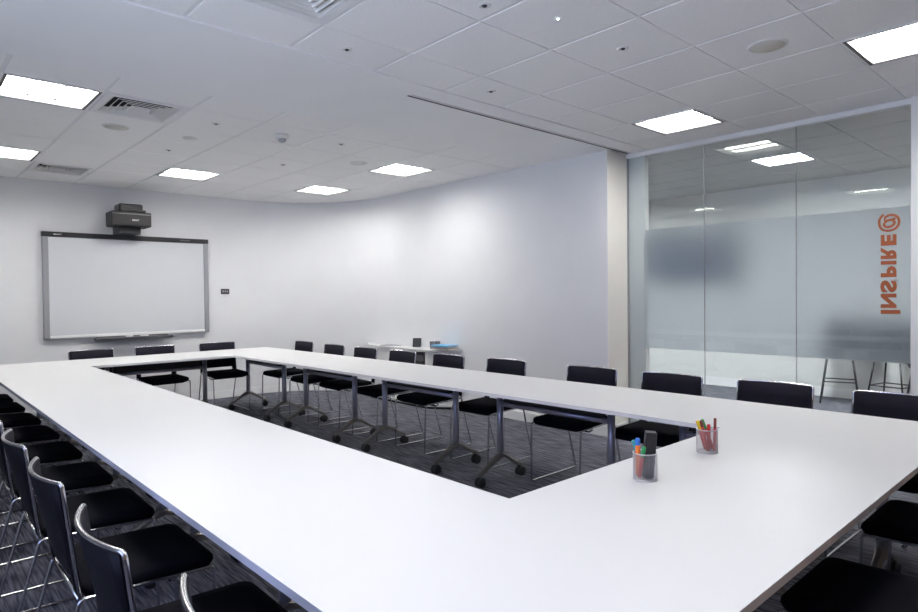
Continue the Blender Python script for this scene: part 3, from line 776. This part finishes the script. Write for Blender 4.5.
# image-right is roughly direction (0.74,-0.68); image-away (0.68,0.74)
marker('red marker with yellow cap leaning left in the right pen cup', C2, D2(71.26), 0.0092, D2(137.15), 0.0299, 0.124, 0.0065, M['red'], M['yellow'])
marker('red marker with dark cap leaning left in the right pen cup', C2, D2(214.74), 0.0185, D2(176.19), 0.0310, 0.127, 0.006, M['red'], M['dkred'], capfrac=0.2)
marker('pink marker standing behind the yellow capped one', C2, D2(4.03), 0.0232, D2(104.54), 0.0281, 0.126, 0.006, M['pink'], M['pink'])
marker('red marker with green cap in the middle of the right pen cup', C2, D2(328.09), 0.0275, D2(61.94), 0.0128, 0.127, 0.0070, M['red'], M['green'])
marker('thin red pen with dark tip leaning right in right pen cup', C2, D2(267.90), 0.0312, D2(-46.27), 0.0315, 0.132, 0.0055, M['red'], M['dkred'])
marker('short red marker with red cap inside the right pen cup', C2, D2(297.36), 0.0079, D2(222.27), 0.0241, 0.112, 0.0065, M['red'], M['red'])
marker('orange marker with blue cap leaning left in the left pen cup', C1, D2(115.30), 0.0240, D2(154.90), 0.0290, 0.138, 0.0080, M['porange'], M['pblue'], capfrac=0.16)
marker('teal marker with green cap beside the dark eraser', C1, D2(19.90), 0.0271, D2(103.75), 0.0280, 0.133, 0.0070, M['red'], M['teal'], capfrac=0.4)
marker('green marker half hidden behind the teal one', C1, D2(162.18), 0.0269, D2(198.49), 0.0287, 0.112, 0.0065, M['red'], M['green'])
t = thing('board_eraser', 'dark slim board eraser standing upright in the left pen cup', 'eraser', (C1[0]+0.0063, C1[1]-0.0057, TZ+0.002), D2(-42))
bm = B(); bevbox(bm, -0.019, 0.019, -0.011, 0.011, 0.004, 0.163, 0.004, 2, 0, Matrix.Rotation(D2(5), 4, 'Y')); link('body', bm, M['board_top'], t)
bm = B(); bevbox(bm, -0.019, 0.019, 0.0105, 0.0135, 0.004, 0.166, 0.002, 2, 0, Matrix.Rotation(D2(5), 4, 'Y')); link('back_strip', bm, M['projector_light'], t)

# ------------------------------------------------------------------ beyond the glass: bar stools and a dark wall screen
def make_stool(label, x, y, rz):
    t = thing('bar_stool', label, 'stool', (x, y, 0), rz, 'bar stools in the hall')
    bm = B()
    lathe(bm, [(0.0, 0.0), (0.12, 0.0), (0.20, 0.03), (0.225, 0.08), (0.22, 0.12), (0.19, 0.135), (0.0, 0.13)], 24, center=(0, 0, 0.575)); link('seat', bm, M['stool_seat'], t)
    bm = B(); n = 20; lo = []
    for zz, rr_ in ((0.70, 0.20), (1.03, 0.235)):
        for r_ in (rr_, rr_+0.03):
            lo.append([bm.verts.new((r_*math.cos(D2(140+260*k/n)), r_*math.sin(D2(140+260*k/n)), zz)) for k in range(n+1)])
    a, b, c, d = lo
    for k in range(n):
        for q in ((a[k], a[k+1], c[k+1], c[k]), (b[k+1], b[k], d[k], d[k+1]), (a[k+1], a[k], b[k], b[k+1]), (c[k], c[k+1], d[k+1], d[k])): bm.faces.new(q)
    for k in (0, n): bm.faces.new((a[k], c[k], d[k], b[k]))
    link('backrest', bm, M['stool_seat'], t)
    for sx in (-1, 1):
        for sy in (-1, 1):
            bm = B(); tube(bm, [(sx*0.13, sy*0.13, 0.60), (sx*0.205, sy*0.205, 0.0)], 0.0105, 8); link('leg', bm, M['stool_metal'], t)
    k_ = 0.205 - 0.075*0.27/0.60
    bm = B(); tube(bm, fillet([(-k_, -k_, 0.27), (k_, -k_, 0.27), (k_, k_, 0.27), (-k_, k_, 0.27)], 0.03, 3, True), 0.008, 8, True); link('footrest', bm, M['stool_metal'], t)
make_stool('dark bar stool behind the glass, leftmost with its legs fully in view', 8.70, 2.50, D2(15))
make_stool('dark bar stool behind the glass, middle one under the lettering', 8.64, 1.93, D2(-12))
make_stool('dark bar stool behind the glass, nearest the white jamb', 7.60, 1.36, D2(30))
t = thing('wall_screen', 'dark screen on the hall wall, blurred behind the frosted glass', 'screen', (XH, 4.60, 1.90))
bm = B(); bevbox(bm, -0.06, -0.004, -0.72, 0.72, -0.36, 0.36, 0.008); link('casing', bm, M['black'], t)
bm = B(); box(bm, -0.063, -0.0605, -0.69, 0.69, -0.33, 0.33); link('display', bm, M['screen'], t)

# ------------------------------------------------------------------ daylight through the left windows
w = bpy.data.worlds.new('sky'); sc.world = w; w.use_nodes = True
bg = w.node_tree.nodes['Background']
# overcast blue sky above the horizon, lower half made brighter to throw light up onto the ceiling
wn = w.node_tree.nodes; wl = w.node_tree.links
wtc = wn.new('ShaderNodeTexCoord'); wsx = wn.new('ShaderNodeSeparateXYZ'); wcr = wn.new('ShaderNodeValToRGB')
wma = wn.new('ShaderNodeMath'); wma.operation = 'MULTIPLY_ADD'; wma.inputs[1].default_value = 0.5; wma.inputs[2].default_value = 0.5
wl.new(wtc.outputs['Generated'], wsx.inputs['Vector']); wl.new(wsx.outputs['Z'], wma.inputs[0]); wl.new(wma.outputs[0], wcr.inputs['Fac'])
wcr.color_ramp.elements[0].position = 0.47; wcr.color_ramp.elements[0].color = (0.72, 0.80, 1.0, 1)
wcr.color_ramp.elements[1].position = 0.53; wcr.color_ramp.elements[1].color = (0.17, 0.20, 0.36, 1)
wl.new(wcr.outputs['Color'], bg.inputs['Color']); bg.inputs['Strength'].default_value = 11.0
for i, (a, b) in enumerate(WIN):
    la = bpy.data.lights.new('window_portal', 'AREA'); la.shape = 'RECTANGLE'; la.size = WZ1-WZ0; la.size_y = b-a
    la.cycles.is_portal = True
    lo = bpy.data.objects.new('window_portal', la); COL.objects.link(lo)
    lo.location = (XL-0.13, (a+b)/2, (WZ0+WZ1)/2); lo.rotation_euler = (0, -PI/2, 0)

# ------------------------------------------------------------------ view
sc.view_settings.view_transform = 'Standard'
sc.view_settings.look = 'None'
sc.view_settings.exposure = 0.08
sc.view_settings.gamma = 1.0
sc.view_settings.use_curve_mapping = False
sc.cycles.max_bounces = 10; sc.cycles.diffuse_bounces = 6; sc.cycles.glossy_bounces = 5
sc.cycles.transmission_bounces = 8; sc.cycles.transparent_max_bounces = 16
sc.cycles.caustics_reflective = False; sc.cycles.caustics_refractive = False
